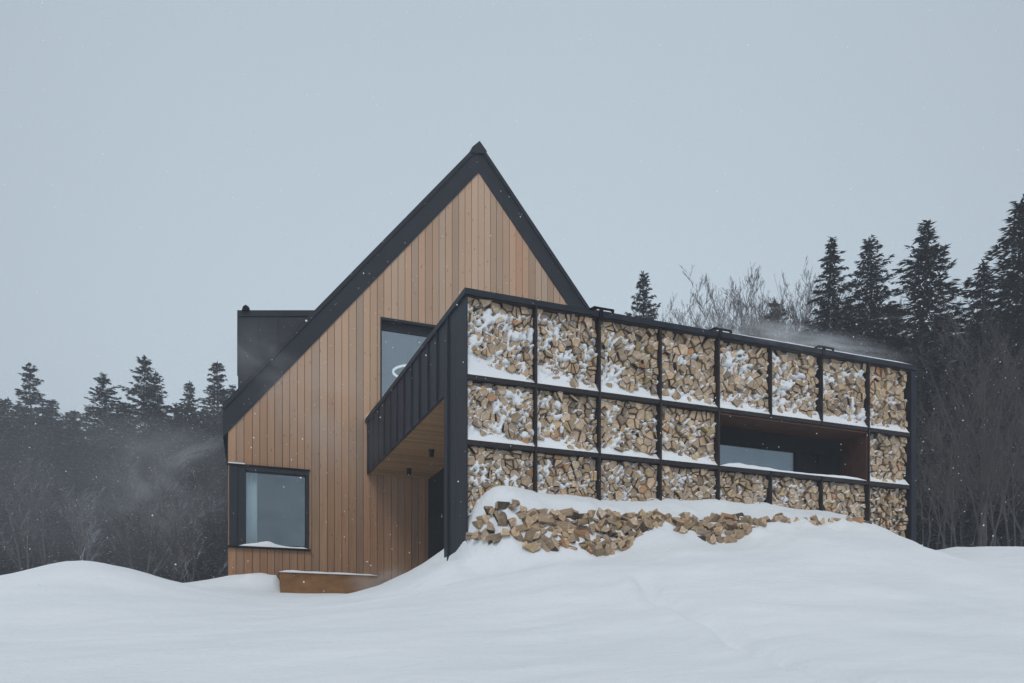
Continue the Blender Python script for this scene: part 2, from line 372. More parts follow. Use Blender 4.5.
# roof: left and right slabs
e0, e1 = -2.98, 8.16
mb = MB()
mb.prism_y([(e0,zin(e0)),(AX,zin(AX)),(AX,zout(AX)),(e0,zout(e0))], GY-.05, YB+.1, back=[(e0+SH+.11,zin(e0+SH)),(AX,zin(AX)),(AX,zout(AX)),(e0+SH+.11,zout(e0+SH))])
mb.prism_y([(AX,zin(AX)),(e1,zin(e1)),(e1,zout(e1)),(AX,zout(AX))], GY-.05, YB+.1)
roof = H(mb, 'roof', 'slate_metal')
mb = MB()     # folded verge trim, proud of the slab
for s in (-1, 1):
    ex = e0-.012 if s < 0 else e1+.012
    q = [(ex, zout(ex)-.10), (AX, zout(AX)-.10), (AX, zout(AX)+.025), (ex, zout(ex)+.025)]
    if s > 0: q = [(AX, zout(AX)-.10), (ex, zout(ex)-.10), (ex, zout(ex)+.025), (AX, zout(AX)+.025)]
    mb.prism_y(q, GY-.085, GY-.052)
H(mb, 'verge_trim', 'slate_metal', roof)
mb = MB()
c0 = 2.60
mb.prism_y([(c0-.22,zout(c0-.22)-.02),(c0+.15,zout(c0+.15)-.02),(c0+.17,13.42),(c0-.01,13.62),(c0-.19,13.44)], GY-.10, YB+.12)
H(mb, 'ridge_cap', 'slate_metal', roof)
# shed dormer on the left slope
dy0, dy1 = GY+1.0, 11.9; sx_ = .06*(dy1-dy0)
def dtop(x): return 9.726 + .155*x
mb = MB()
f = [(-2.62,7.2),(-.6,9.5),(-.74,dtop(-.74)),(-2.62,dtop(-2.62))]
mb.prism_y(f, dy0, dy1, back=[(-2.62+sx_,7.3),(-.4,9.5),(-.5,dtop(-.74)),(-2.62+sx_,dtop(-2.62)-.01)])
dorm = H(mb, 'dormer', 'dark_cladding')
mb = MB()
f = [(-2.64,dtop(-2.64)-.10),(-.6,dtop(-.6)-.10),(-.5,dtop(-.5)+.03),(-2.64,dtop(-2.64)+.03)]
mb.prism_y(f, dy0-.03, dy1, back=[(x+sx_,z) for x, z in f]); H(mb, 'dormer_roof', 'slate_metal', dorm)
mb = MB(); mb.prism_y([(-2.55,9.33),(-2.38,9.37),(-2.40,9.42),(-2.47,9.46),(-2.53,9.41)], dy0-.12, dy0+.3); H(mb, 'gutter_outlet', 'black_metal', dorm)
for k in range(4):
    xx = -2.2+k*.42; mb = MB()
    mb.box(xx, xx+.015, dy0-.018, dy0-.001, max(7.3, zout(xx)+.02), dtop(xx)-.11)
    H(mb, 'standing_seam', 'dark_cladding', dorm)

# lower window
w = empty('window', (0,0,0)); w.parent = house; 
mb = MB(); x0,x1,z0,z1 = WIN[0]
yf, yb = GY-.045, GY+.12
mb.box(x0, x0+.17, yf, yb, z0, z1); mb.box(x0+.175, x0+.33, yf+.02, yb, z0, z1)
mb.box(x0+.335, x1, yf, yb, z1-.09, z1); mb.box(x1-.065, x1, yf-.003, yb, z0, z1-.093); mb.box(x0+.335, x1-.07, yf, yb, z0, z0+.05)
wf = bevel(H(mb, 'window', 'slate_metal'), .006)
bpy.data.objects.remove(w)
mb = MB(); mb.box(x0+.34, x1-.07, GY+.05, GY+.062, z0+.055, z1-.095); H(mb, 'pane', 'window_glass', wf)
mb = MB(); mb.box(x0-.03, x1+.03, GY-.10, GY-.003, z0-.045, z0-.004); bevel(H(mb, 'sill', 'black_metal', wf), .004)
mb = MB(); mb.box(x0-.03, x1+.02, GY-.075, GY-.003, z1+.004, z1+.03); H(mb, 'flashing', 'black_metal', wf)
# room behind, open towards the window
def room(x0, x1, y0, y1, z0, z1):
    mb = MB(); t = .03
    mb.box(x0-t, x0, y0, y1, z0, z1); mb.box(x1, x1+t, y0, y1, z0, z1); mb.box(x0-t, x1+t, y1, y1+t, z0-t, z1+t)
    mb.box(x0-t, x1+t, y0, y1, z0-t, z0); mb.box(x0-t, x1+t, y0, y1, z1, z1+t)
    return H(mb, 'room_lining', 'room_paint')
room(-2.5, -.9, GY+.165, GY+3.0, 3.9, 6.2)
room(.2, 3.2, GY+.165, GY+3.5, 6.4, 9.6)
mb = MB()   # curtain folds
for k in range(5):
    xx = -2.49+k*.045; mb.tube([(xx, GY+.18+.02*(k%2), 3.95), (xx, GY+.18+.02*(k%2), 5.75)], .028, 8)
cu = H(mb, 'curtain', 'curtain_cloth', smooth=True)
# upper window
mb = MB(); x0,x1,z0,z1 = WIN[1]
mb.box(x0, x0+.035, GY-.03, GY+.16, z0, z1); mb.box(x1-.05, x1, GY-.03, GY+.16, z0, z1)
mb.box(x0+.036, x1-.051, GY-.03, GY+.16, z1-.06, z1)
mb.box(x0+.036, x1-.051, GY+.09, GY+.155, z1-.24, z1-.065)
mb.box(x0+.036, x1-.051, GY-.03, GY+.16, z0, z0+.06)
mb.box(x0+.036, x1-.051, GY+.085, GY+.15, 7.42, 7.52)
wf2 = bevel(H(mb, 'window', 'slate_metal'), .005)
mb = MB(); mb.box(x0+.04, x1-.055, GY+.115, GY+.125, z0+.07, z1-.25); H(mb, 'pane', 'high_window_glass', wf2)

# corten planter in the snow
pl = MB(); bx0,bx1,by0,by1,bz = -1.94,.02,5.93,6.55,3.465
pl.box(bx0,bx1,by0,by0+.02,2.5,bz); pl.box(bx0,bx0+.02,by0+.021,by1,2.5,bz); pl.box(bx1-.02,bx1,by0+.021,by1,2.5,bz); pl.box(bx0+.021,bx1-.021,by1-.02,by1,2.5,bz)
pl.box(bx0+.021,bx1-.021,by0+.021,by1-.021,2.5,bz-.03)
o = bevel(pl.build('planter_box', 'corten', None, origin=((bx0+bx1)/2, 6.2, 2.5)), .004)
tag(o, 'long rusty steel planter box half buried in snow under the larch gable', 'planter')

# ---- annex
AW, AT, SB = 8.40, 6.88, 5.77
mb = MB()
mb.box(0, .05, 1.10, GY-.03, SB, AT)                       # parapet over the porch
mb.box(.0, .12, 0.52, 1.10, 2.3, AT); mb.box(0, .018, .0, .515, 2.3, AT)   # end wall of the rack
mb.box(.12, 1.2, .98, 1.10, 2.3, AT-.002)
annex = H(mb, 'annex_cladding', 'slate_metal')
for yy in (.84,1.43,1.95,2.50,3.03,3.57,4.10,4.62,5.15,5.68,6.20,6.70):
    zb = 2.3 if yy < 1.1 else SB+.002
    mb = MB(); mb.box(-.032, -.001, yy-.013, yy+.013, zb, AT-.002)
    H(mb, 'standing_seam', 'slate_metal', annex)
mb = MB(); mb.box(-.035, .18, -.03, GY-.03, AT, AT+.085); mb.box(.181, AW+.1, -.03, .52, AT-.0, AT+.083)
mb.box(AW-.1, AW+.1, .521, GY-.03, AT, AT+.083)
H(mb, 'coping', 'slate_metal', annex)
mb = MB(); mb.box(.14, AW-.1, .53, GY-.03, 6.55, 6.70); H(mb, 'annex_roof', 'slate_metal')
mb = MB(); mb.box(1.39, 1.52, 1.101, GY-.03, 2.3, SB+.3); H(mb, 'porch_side_wall', 'dark_wall')
mb = MB(); mb.box(AW-.018, AW+.10, 0, GY-.03, 2.3, AT-.002); H(mb, 'annex_end_wall', 'slate_metal')
mb = MB(); yy = 1.11
while yy < GY-.05:
    w_ = min(.115, GY-.04-yy); v = rng.gauss(1,.11)
    mb.box(.052, 1.388, yy+.002, yy+w_-.002, SB-.0+.003, SB+.02, tint=(v,v*.98,v*.95)); yy += .115
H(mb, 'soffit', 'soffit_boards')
mb = MB(); mb.box(.052, 1.388, 1.11, GY-.03, SB+.021, SB+.05); H(mb, 'soffit_backing', 'board_gap')
for lx, ly in ((.74,4.36),(.73,6.05)):
    mb = MB(); mb.tube([(lx,ly,SB+.002),(lx,ly,SB-.13)], .045, 14); mb.tube([(lx,ly,SB+.001),(lx,ly,SB-.012)], .06, 14)
    H(mb, 'downlight', 'black_metal')

# ---- firewood rack (part of the annex front)
PX = [0.0, 1.08, 2.13, 3.20, 4.28, 5.31, 6.37, 7.40, 8.36]
S1, S2 = 5.72, 4.785; TH = .036; BACK = .50
rack_mb = MB(); rack_mb.box(.121, AW-.021, .505, .52, 2.3, AT-.003)
# cut the recess for the strip window out of the backing: build it from four pieces instead
rack_mb = MB()
rack_mb.box(.02, 4.30, .505, .52, 2.3, AT-.003); rack_mb.box(7.38, AW-.021, .505, .52, 2.3, AT-.003)
rack_mb.box(4.301, 7.379, .505, .52, 2.3, S2+.02); rack_mb.box(4.301, 7.379, .505, .52, S1-.02, AT-.003)
rack = H(rack_mb, 'firewood_rack', 'rack_steel')
for i, x in enumerate(PX[1:-1]):
    mb = MB(); t = .0135
    if i+1 in (5, 6): mb.box(x-t, x+t, -.012, BACK, S1-TH-.0, AT-.005); mb.box(x-t, x+t, -.012, BACK, 2.6, S2-TH+.01)
    else: mb.box(x-t, x+t, -.012, BACK, 2.6, AT-.005)
    H(mb, 'divider', 'rack_steel', rack)
for z in (S1, S2):
    mb = MB()
    for a, b in zip(PX, PX[1:]): mb.box(max(a,.005)+.0145, b-.0145, .0, BACK, z-TH, z+TH-.012)
    if z == S1: H(mb, 'shelf', 'rack_steel', rack)
    else: H(mb, 'shelf', 'rack_steel', rack)
mb = MB(); mb.box(.02, AW-.02, .004, .52, AT-.014, AT-.003); H(mb, 'top_rail', 'rack_steel', rack)
mb = MB(); mb.box(PX[7]-.05, PX[7]-.021, .012, .70, S2+.035, S1-.05); mb.box(PX[4]+.021, PX[7]-.052, .012, .70, S1-.075, S1-.048)
H(mb, 'recess_lining', 'rusty_panel', rack)
# strip window
mb = MB(); x0, x1, z0, z1 = PX[4]+.022, PX[7]-.052, S2+.034, S1-.077
mb.box(x0, x1, .58, .66, z1-.29, z1); mb.box(x0, x0+.06, .58, .66, z0, z1-.291)
mb.box(6.30, 6.36, .575, .66, z0, z1-.291); mb.box(6.80, 6.84, .575, .66, z0, z1-.291)
mb.box(x0+.061, 6.299, .58, .66, z0, z0+.05)
sw = H(mb, 'window', 'black_metal')
mb = MB(); mb.box(x0+.061, 6.299, .61, .63, z0+.051, z1-.292); H(mb, 'pane', 'window_glass', sw)
mb = MB(); mb.box(x0+.061, 6.299, .64, .65, z0+.051, z1-.292); H(mb, 'roller_blind', 'blind', sw)
mb = MB(); mb.box(6.361, 6.799, .61, .63, z0, z1-.291); mb.box(6.841, x1, .61, .63, z0, z1-.291); H(mb, 'dark_panel', 'dark_wall', sw)
# little clamp brackets on the coping
for x in (2.13, 4.28, 6.37):
    mb = MB()
    mb.box(x-.12, x+.22, -.05, .05, AT+.112, AT+.132); mb.prism_y([(x-.20,AT+.083),(x-.14,AT+.083),(x-.09,AT+.111),(x-.12,AT+.132)], -.05, .05)
    mb.box(x+.19, x+.22, -.05, .05, AT+.084, AT+.111); mb.box(x-.03, x+.03, -.055, -.031, AT-.02, AT+.111)
    H(mb, 'coping_bracket', 'black_metal', annex)

# ring pendant inside the upper room
mb = MB(); ns = 40; cx_, cy_, cz_, rr_ = 1.42, 8.15, 8.58, .52
ring = empty('pendant_lamp', (cx_, cy_, 9.55)); tag(ring, 'round white ring pendant lamp hanging behind the upper gable window', 'pendant lamp')
vs = []; fs = []
for i in range(ns):
    t = 2*math.pi*i/ns
    for (dr, dz) in ((-.02,-.02),(.02,-.02),(.02,.02),(-.02,.02)): vs.append(((rr_+dr)*math.cos(t), (rr_+dr)*math.sin(t), cz_-9.55+dz))
for i in range(ns):
    for j in range(4): fs.append((i*4+j, i*4+(j+1)%4, ((i+1)%ns)*4+(j+1)%4, ((i+1)%ns)*4+j))
mb.add(vs, fs); mb.build('ring', 'ring_light', ring)
mb = MB()
for k in range(3):
    t = 2*math.pi*k/3+.3; mb.tube([(rr_*math.cos(t), rr_*math.sin(t), cz_-9.53), (0,0,0)], .004, 4)
mb.build('cord', 'black_metal', ring)

# ------------------------------------------------------------------ split firewood
def clip(poly, nx_, nz_, d):   # keep nx*x+nz*z <= d
    out = []
    for i in range(len(poly)):
        a, b = poly[i], poly[(i+1)%len(poly)]; da = nx_*a[0]+nz_*a[1]-d; db = nx_*b[0]+nz_*b[1]-d
        if da <= 0: out.append(a)
        if (da < 0 < db) or (db < 0 < da):
            t = da/(da-db); out.append((a[0]+t*(b[0]-a[0]), a[1]+t*(b[1]-a[1])))
    return out
def inset(poly, w):
    n = len(poly); res = poly
    for i in range(n):
        a, b = poly[i], poly[(i+1)%n]; ex, ez = b[0]-a[0], b[1]-a[1]; l = math.hypot(ex, ez)
        if l < 1e-6: continue
        nx_, nz_ = ez/l, -ex/l
        res = clip(res, nx_, nz_, nx_*a[0]+nz_*a[1]-w)
        if len(res) < 3: return []
    return res
def area(p): return abs(sum(p[i][0]*p[(i+1)%len(p)][1]-p[(i+1)%len(p)][0]*p[i][1] for i in range(len(p))))/2
def rnd_tint():
    v = rng.gauss(.95, .16); v = max(.5, min(1.25, v)); w = rng.gauss(0, .05)
    r_ = rng.random()
    if r_ < .035: return (v*1.05, v*.82, v*.66)
    if r_ < .14: return (v*.62, v*.62, v*.65)
    if r_ < .17: return (v*.85, v*.86, v*.68)
    return (v*(1+w*.4), v, v*(1-w))
def pack(x0, x1, z0, z1, sp):
    pts = []
    tries = 0
    while tries < 900:
        p = (rng.uniform(x0, x1), rng.uniform(z0, z1)); tries += 1
        if all((p[0]-q[0])**2+(p[1]-q[1])**2 > (sp*.86)**2 for q in pts): pts.append(p)
    cells = []
    for p in pts:
        poly = [(x0,z0),(x1,z0),(x1,z1),(x0,z1)]
        for q in pts:
            if q is p: continue
            dx, dz = q[0]-p[0], q[1]-p[1]
            if dx*dx+dz*dz > (sp*3.2)**2: continue
            poly = clip(poly, dx, dz, (dx*(p[0]+q[0])+dz*(p[1]+q[1]))/2)
            if len(poly) < 3: break
        if len(poly) < 3: continue
        if area(poly) > sp*sp*.75 and rng.random() < .62:
            t = rng.uniform(0, math.pi); c, s = math.cos(t), math.sin(t)
            cx = sum(a[0] for a in poly)/len(poly); cz = sum(a[1] for a in poly)/len(poly); d = c*cx+s*cz
            cells += [clip(poly, c, s, d), clip(poly, -c, -s, -d)]
        else: cells.append(poly)
    out = []
    for c in cells:
        c = inset(c, rng.uniform(.003, .011))
        if len(c) < 3 or area(c) < .0015: continue
        # round one side: a barky arc on some
        out.append(c)
    return out
def log_geo(poly, yfront, depth, ox=0, oy=0, oz=0):
    n = len(poly); tx, tz = rng.gauss(0,.10), rng.gauss(0,.10)
    cx = sum(a[0] for a in poly)/n; cz = sum(a[1] for a in poly)/n
    fr = [(x-ox, yfront+tx*(x-cx)+tz*(z-cz)-oy, z-oz) for x, z in poly]
    # a small worn bevel round the end
    fb = [(cx+(x-cx)*.90-ox, yfront-.008+tx*(x-cx)+tz*(z-cz)-oy, cz+(z-cz)*.90-oz) for x, z in poly]
    bk = [(x-ox, yfront+depth-oy, z-oz) for x, z in poly]
    vs = fb + fr + bk
    fs = [tuple(range(n))] + [(i, n+i, n+(i+1)%n, (i+1)%n) for i in range(n)] + [(n+i, 2*n+i, 2*n+(i+1)%n, n+(i+1)%n) for i in range(n)] + [tuple(range(3*n-1, 2*n-1, -1))]
    barky = rng.randrange(n)
    mi = [0]*(1+n) + [2 if i == barky else 1 for i in range(n)] + [0]
    return vs, fs, mi
LMATS = ['log_end', 'log_side', 'log_bark']
ROWN = ['top', 'middle', 'bottom']; COLN = ['first', 'second', 'third', 'fourth', 'fifth', 'sixth', 'seventh', 'last']
logs = []     # (size, row, col, poly, yfront)
for r_, (zb, zt) in enumerate(((S1+.035, AT-.004), (S2+.035, S1-TH-.005), (None, S2-TH-.005))):
    for c_ in range(8):
        if r_ == 1 and c_ in (4, 5, 6): continue
        xa, xb = PX[c_]+.017, PX[c_+1]-.017
        if c_ == 0: xa = .022
        z0_ = zb if zb else min(gz(xa+.1,.05), gz(xb-.1,.05)) - .10
        sp = .118 if c_ < 7 or r_ < 2 else .078
        top = zt
        for poly in pack(xa, xb, z0_, top, sp):
            yf_ = .085 + max(-.06, min(.07, rng.gauss(0, .026)))
            cx = sum(a[0] for a in poly)/len(poly); cz = sum(a[1] for a in poly)/len(poly)
            _, _, Yd = cam_px(cx, .1, cz)
            logs.append((area(poly)/Yd**2, r_, c_, poly, yf_, cx, cz))
logs.sort(key=lambda l: -l[0])
HEAP = 215
top_n = 300 - HEAP
rest = MB()
for k, (sz, r_, c_, poly, yf_, cx, cz) in enumerate(logs):
    tt = rnd_tint()
    if k < top_n:
        mb = MB(); vs, fs, mi = log_geo(poly, yf_, .34, cx, yf_, cz); mb.add(vs, fs, 0, tt); mb.m = mi
        o = mb.build('firewood_log', LMATS); o.location = (cx, yf_, cz)
        tag(o, 'split firewood log stacked in the %s compartment of the %s row of the rack' % (COLN[c_], ROWN[r_]), 'log', 'firewood logs stacked in the %s row, %s compartment' % (ROWN[r_], COLN[c_]))
    else:
        vs, fs, mi = log_geo(poly, yf_, .34); b0 = len(rest.f); rest.add(vs, fs, 0, tt); rest.m[b0:] = mi
o = rest.build('stacked_firewood', LMATS); tag(o, 'split firewood packed tightly into the compartments of the black rack', 'firewood', kind='stuff')

# loose heap at the foot of the rack
def wedge_poly(s):
    k = rng.random()
    if k < .55:
        a = rng.uniform(R(60), R(105)); pts = [(0,0)] + [(s*1.25*math.cos(a*i/4), s*1.25*math.sin(a*i/4)) for i in range(5)]
    elif k < .8: pts = [(s*.62*math.cos(R(180)*i/5), s*.62*math.sin(R(180)*i/5)) for i in range(6)]
    else: pts = [(0,0),(s,0),(s*.9,s*.7),(s*.2,s*.8)]
    pts = [(x+rng.gauss(0,s*.05), z+rng.gauss(0,s*.05)) for x, z in pts]
    cx = sum(p[0] for p in pts)/len(pts); cz = sum(p[1] for p in pts)/len(pts)
    return [(x-cx, z-cz) for x, z in pts]
def heap_limits(x):
    xs = [0, .25, .8, 1.6, 2.1, 2.5, 2.9, 3.1, 3.7, 4.3, 4.7, 5.6, 6.4]
    lo = [-.20,-.56,-.90,-.95,-.93,-.80,-.62,-.86,-.98,-.86,-.66,-.60,-.55]
    hi = [-.05,-.30,-.42,-.44,-.45,-.46,-.46,-.46,-.46,-.50,-.54,-.50,-.50]
    return float(np.interp(x, xs, lo)), float(np.interp(x, xs, hi))
hp = []; tries = 0
while len(hp) < HEAP and tries < 20000:
    tries += 1
    x = rng.choice([rng.uniform(.02,2.7)]*10+[rng.uniform(2.6,3.1)]+[rng.uniform(3.0,4.4)]*2+[rng.uniform(4.4,6.9)]*2)
    lo, hi = heap_limits(x); y = rng.uniform(lo, hi)
    md = .078 if x < 4.4 else .10
    if x + .31*max(0,-y) < .09: continue
    if any((x-a)**2+(y-b)**2+0 < md*md*(.8 if x < 2.4 else 1) for a, b in hp): continue
    hp.append((x, y))
for (x, y) in hp:
    s = rng.uniform(.075,.125); mb = MB()
    vs, fs, mi = log_geo(wedge_poly(s), -.09, .20); mb.add(vs, fs, 0, tuple(1.12*q for q in rnd_tint())); mb.m = mi
    o = mb.build('firewood_log', LMATS)
    o.location = (x, y, gz(x, y) + s*rng.uniform(-.18, .32))
    o.rotation_euler = (rng.gauss(.15,.55), rng.uniform(0, 6.28), rng.gauss(-.30,.7))
    where = ('split firewood log lying in the loose heap nearest the corner column', 'logs in the heap by the corner column') if x < 2.75 else \
            ('split firewood log in the small curved hollow of the drift below the fourth compartment', 'logs in the curved hollow of the drift') if x < 4.6 else \
            ('lone split log poking out of the drift below the strip window', 'scattered logs in the drift below the strip window')
    tag(o, where[0], 'log', where[1])

# snow caught in the stacks and lying on the shelves: one ragged sheet per compartment, all one object
SV = []; SF = []
def sheet(xa, xb, z0, z1, fy, res=.017):
    nx = max(2, int((xb-xa)/res)); nz = max(2, int((z1-z0)/res)); o0 = len(SV)
    for j in range(nz+1):
        for i in range(nx+1):
            x = xa+(xb-xa)*i/nx; z = z0+(z1-z0)*j/nz; SV.append((x, fy(x, z), z))
    for j in range(nz):
        for i in range(nx):
            a = o0+j*(nx+1)+i; SF.append((a, a+1, a+nx+2, a+nx+1))
def sst(a, b, v): t = max(0, min(1, (v-a)/(b-a))); return t*t*(3-2*t)
for r_, (zb, zt) in enumerate(((S1+.033, AT-.07), (S2+.033, S1-TH-.01), (None, S2-TH-.01))):
    for c_ in range(8):
        if r_ == 1 and c_ in (4,5,6): continue
        xa, xb = PX[c_]+.015, PX[c_+1]-.015
        if c_ == 0: xa = .021
        z0_ = zb if zb else min(gz(xa+.1,.05), gz(xb-.1,.05)) - .1
        cover = {0:[.52,.47,.40,.36,.46,.46,.42,.34], 1:[.47,.38,.34,.34,0,0,0,.24], 2:[.36,.34,.38,.36,.28,.36,.20,.05]}[r_][c_]
        hl = {0:[.34,.21,.19,.14,.14,.15,.14,.10], 1:[.20,.17,.14,.13,0,0,0,.10], 2:[0]*8}[r_][c_]
        hr = {0:[.07,.09,.10,.09,.10,.11,.10,.09], 1:[.06,.08,.07,.07,0,0,0,.08], 2:[0]*8}[r_][c_]
        sd = r_*31.7 + c_*7.9
        def fy(x, z, sd=sd, cover=cover, hl=hl, hr=hr, z0_=z0_, xa=xa, xb=xb, zt=zt):
            u = (x-xa)/(xb-xa)
            n1 = noise.fractal(Vector(((x+z*.6)*3.1+sd, (z-x*.5)*4.6, sd)), 1.0, 2.1, 3)
            n2 = noise.fractal(Vector((x*17+sd, z*17, sd+5)), 1.0, 2.1, 2)
            v = n1*.55 + n2*.60 + (cover-.40)*1.5 - .22 + .20*(1-u) - .25*sst(.88, 1.0, (z-z0_)/(zt-z0_))
            k = sst(-.30, .34, v)
            n4 = noise.noise(Vector((x*38, z*38, sd)))
            y = .17 + (.052-.17)*k - .012*n2 - .012*n4
            hw = hl+(hr-hl)*u
            if hw > 0:
                hw += .03*noise.noise(Vector((x*6, sd, 1.)))
                t = (z-z0_)/max(hw, .02)
                if t < 1.6:
                    yw = .004 + .075*max(0, t)**.8
                    y = min(y, yw)
            return y
        sheet(xa, xb, z0_, zt, fy)
# thin lips of snow on the upper edges of log ends
for (sz, r_, c_, poly, yf_, cx, cz) in logs:
    if rng.random() > (.60 if c_ < 7 else .4): continue
    n = len(poly)
    for i in range(n):
        a, b = poly[i], poly[(i+1)%n]; mx_, mz_ = (a[0]+b[0])/2, (a[1]+b[1])/2
        ex, ez = b[0]-a[0], b[1]-a[1]; l = math.hypot(ex, ez)
        if l < .03: continue
        nx_, nz_ = ez/l, -ex/l
        if nz_ < .45 or rng.random() < .25: continue
        h = rng.uniform(.006, .020); y0_ = yf_-.012; y1_ = yf_+.07; o0 = len(SV)
        m1 = (a[0]*.7+b[0]*.3+nx_*h*.8, a[1]*.7+b[1]*.3+nz_*h*.8); m2 = (a[0]*.3+b[0]*.7+nx_*h*.7, a[1]*.3+b[1]*.7+nz_*h*.7)
        k2 = -.004
        prof = [(a[0]+nx_*k2, a[1]+nz_*k2), m1, m2, (b[0]+nx_*k2, b[1]+nz_*k2)]
        for yy in (y0_, y1_):
            for px_, pz in prof: SV.append((px_, yy, pz))
        SF.append((o0, o0+3, o0+2, o0+1))
        for j in range(3): SF.append((o0+j, o0+j+1, o0+j+5, o0+j+4))
# window shelf snow and ledges: rounded ridges
def ridge(x0, x1, ya, yb, zfun, hfun, n=60):
    o0 = len(SV); prof = [(0,0),(0.0,.55),(.12,.88),(.35,1.0),(.65,1.0),(.88,.85),(1,.5),(1,0)]; m = len(prof)
    for i in range(n+1):
        u = i/n; x = x0+(x1-x0)*u; h = hfun(u)*min(1, 12*u+.15, 12*(1-u)+.15)*(1+.25*noise.noise(Vector((x*5, ya*3, 2.))))
        for (py, pz) in prof: SV.append((x, ya+(yb-ya)*py, zfun(x)+h*pz))
    for i in range(n):
        for j in range(m-1):
            a = o0+i*m+j; SF.append((a, a+m, a+m+1, a+1))
    for e_ in (0, n): SF.append(tuple(o0+e_*m+j for j in range(m))) if False else None
ridge(PX[4]+.025, PX[7]-.055, -.004, .5, lambda x: S2+.03, lambda u: .055+.03*math.exp(-((u-.15)/.18)**2)+.012*math.sin(u*9))
ridge(2.6, 8.45, -.02, .19, lambda x: AT+.082, lambda u: .008+.03*sst(.2,.5,u), 120)
for x in (2.13, 4.28, 6.37): ridge(x-.08, x+.185, -.04, .03, lambda x: AT+.083, lambda u: .022, 10)
x0,x1,z0,z1 = WIN[0]
ridge(x0+.19, x1-.03, GY-.095, GY+.045, lambda x: z0-.005, lambda u: .035+.085*math.exp(-((u-.36)/.20)**2), 50)
ridge(x0-.03, x0+.32, GY-.075, GY-.03, lambda x: z1+.029, lambda u: .03, 14)
ridge(bx0-.03, bx1+.01, by0-.035, by1, lambda x: bz-.012, lambda u: .06*(1-.35*u), 50)
ridge(-.0, .35, .9, .98, lambda x: 0, lambda u: 0, 1)
mb = MB()
# snow on the parapet coping
o0 = len(SV); 
def ridge_y(x0, x1, y0, y1, z, h, n=50):
    o0 = len(SV); prof = [(0,0),(.05,.6),(.3,1),(.7,1),(.95,.6),(1,0)]; m = len(prof)
    for i in range(n+1):
        u = i/n; y = y0+(y1-y0)*u; hh = h(u)*min(1, 10*u+.1, 10*(1-u)+.1)*(1+.3*noise.noise(Vector((y*3, 9., 2.))))
        for (px_, pz) in prof: SV.append((x0+(x1-x0)*px_, y, z+hh*pz))
    for i in range(n):
        for j in range(m-1):
            a = o0+i*m+j; SF.append((a, a+1, a+m+1, a+m))
ridge_y(-.05, .17, 5.6, GY-.03, AT+.083, lambda u: .02+.09*sst(.5,1,u))
ridge_y(0.05, .17, 3.4, 5.7, AT+.083, lambda u: .012)
me = bpy.data.meshes.new('caught_snow'); me.from_pydata(SV, [], SF); me.materials.append(MATS['caught_snow'])
me.polygons.foreach_set('use_smooth', [True]*len(me.polygons)); me.update()
o = bpy.data.objects.new('caught_snow', me); COL.objects.link(o)
tag(o, 'wind-blown snow caught between the stacked logs and lying on shelves and sills', 'snow', kind='stuff')

# ------------------------------------------------------------------ trees
def make_spruce(seed, h=10., spread=.30, dens=1.0, leaf=.17, bushy=1.0, snowy=.045):
    rs = np.random.RandomState(seed)
    V = []; Fm = []
    levels = int(h*6.2*dens)
    cs = []; ds = []; lean = rs.uniform(0, 6.28)
    for k in range(levels):
        t = (k+rs.rand())/levels; z = h*(1-.93*t)
        r0 = spread*h*(.03+t**.82*(1-.35*t))*rs.uniform(.72,1.18)
        nb = rs.randint(5,8)
        ph = rs.rand()*6.28
        for b in range(nb):
            a = ph+6.283*b/nb+rs.normal(0,.25); L = r0*rs.uniform(.5,1.2)*(1+.22*math.cos(a-lean-t*3))
            if rs.rand() < .06: L *= .4
            up = rs.normal(0,.13)+.60*(1-t)**1.3-.10; m_ = max(3, int(L/leaf*10*bushy))
            s = rs.rand(m_)**.75
            zz = up*L*s - .30*L*s*s*(.4+t) + .12*L*np.maximum(0,s-.75)
            lat = rs.normal(0,1,m_)*.20*L*(1.05-s)
            dx, dy = math.cos(a), math.sin(a)
            px = dx*L*s-dy*lat; py = dy*L*s+dx*lat; pz = z+zz-np.abs(lat)*.35-rs.rand(m_)*.06
            cs.append(np.c_[px,py,pz])
            d = np.c_[dx*np.ones(m_)-dy*np.sign(lat)*rs.uniform(0,1,m_), dy*np.ones(m_)+dx*np.sign(lat)*rs.uniform(0,1,m_), rs.uniform(-.7,.25,m_)]
            ds.append(d)
    # leader
    m_ = 26; zz = h*(1-.07*rs.rand(m_)); cs.append(np.c_[rs.normal(0,.02,m_),rs.normal(0,.02,m_),zz]); ds.append(np.c_[rs.normal(0,.5,m_),rs.normal(0,.5,m_),np.ones(m_)*.8])
    C = np.concatenate(cs); D = np.concatenate(ds); D /= np.linalg.norm(D,axis=1)[:,None]
    n = len(C); up = rs.normal(0,.5,(n,3))+np.array([0,0,1.]); S = np.cross(D, up); S /= np.linalg.norm(S,axis=1)[:,None]
    L = leaf*rs.uniform(.6,1.3,n)[:,None]; Wd = L*rs.uniform(.20,.38,n)[:,None]
    v = np.stack([C-D*L*.4, C+S*Wd*.5+D*L*.1, C+D*L*.7, C-S*Wd*.5+D*L*.1], 1).reshape(-1,3)
    f = np.arange(4*n).reshape(-1,4)
    mi = (rs.rand(n) < snowy).astype(int)
    return v, f, mi
def trunk_mesh(h, r):
    mb = MB(); pts = [(rng.gauss(0,.02)*i, rng.gauss(0,.02)*i, -1.0+(h+1)*i/6) for i in range(7)]
    pts[-1] = (0,0,h*.99); mb.tube(pts, [r*(1-i/6.3) for i in range(7)], 7); return mb
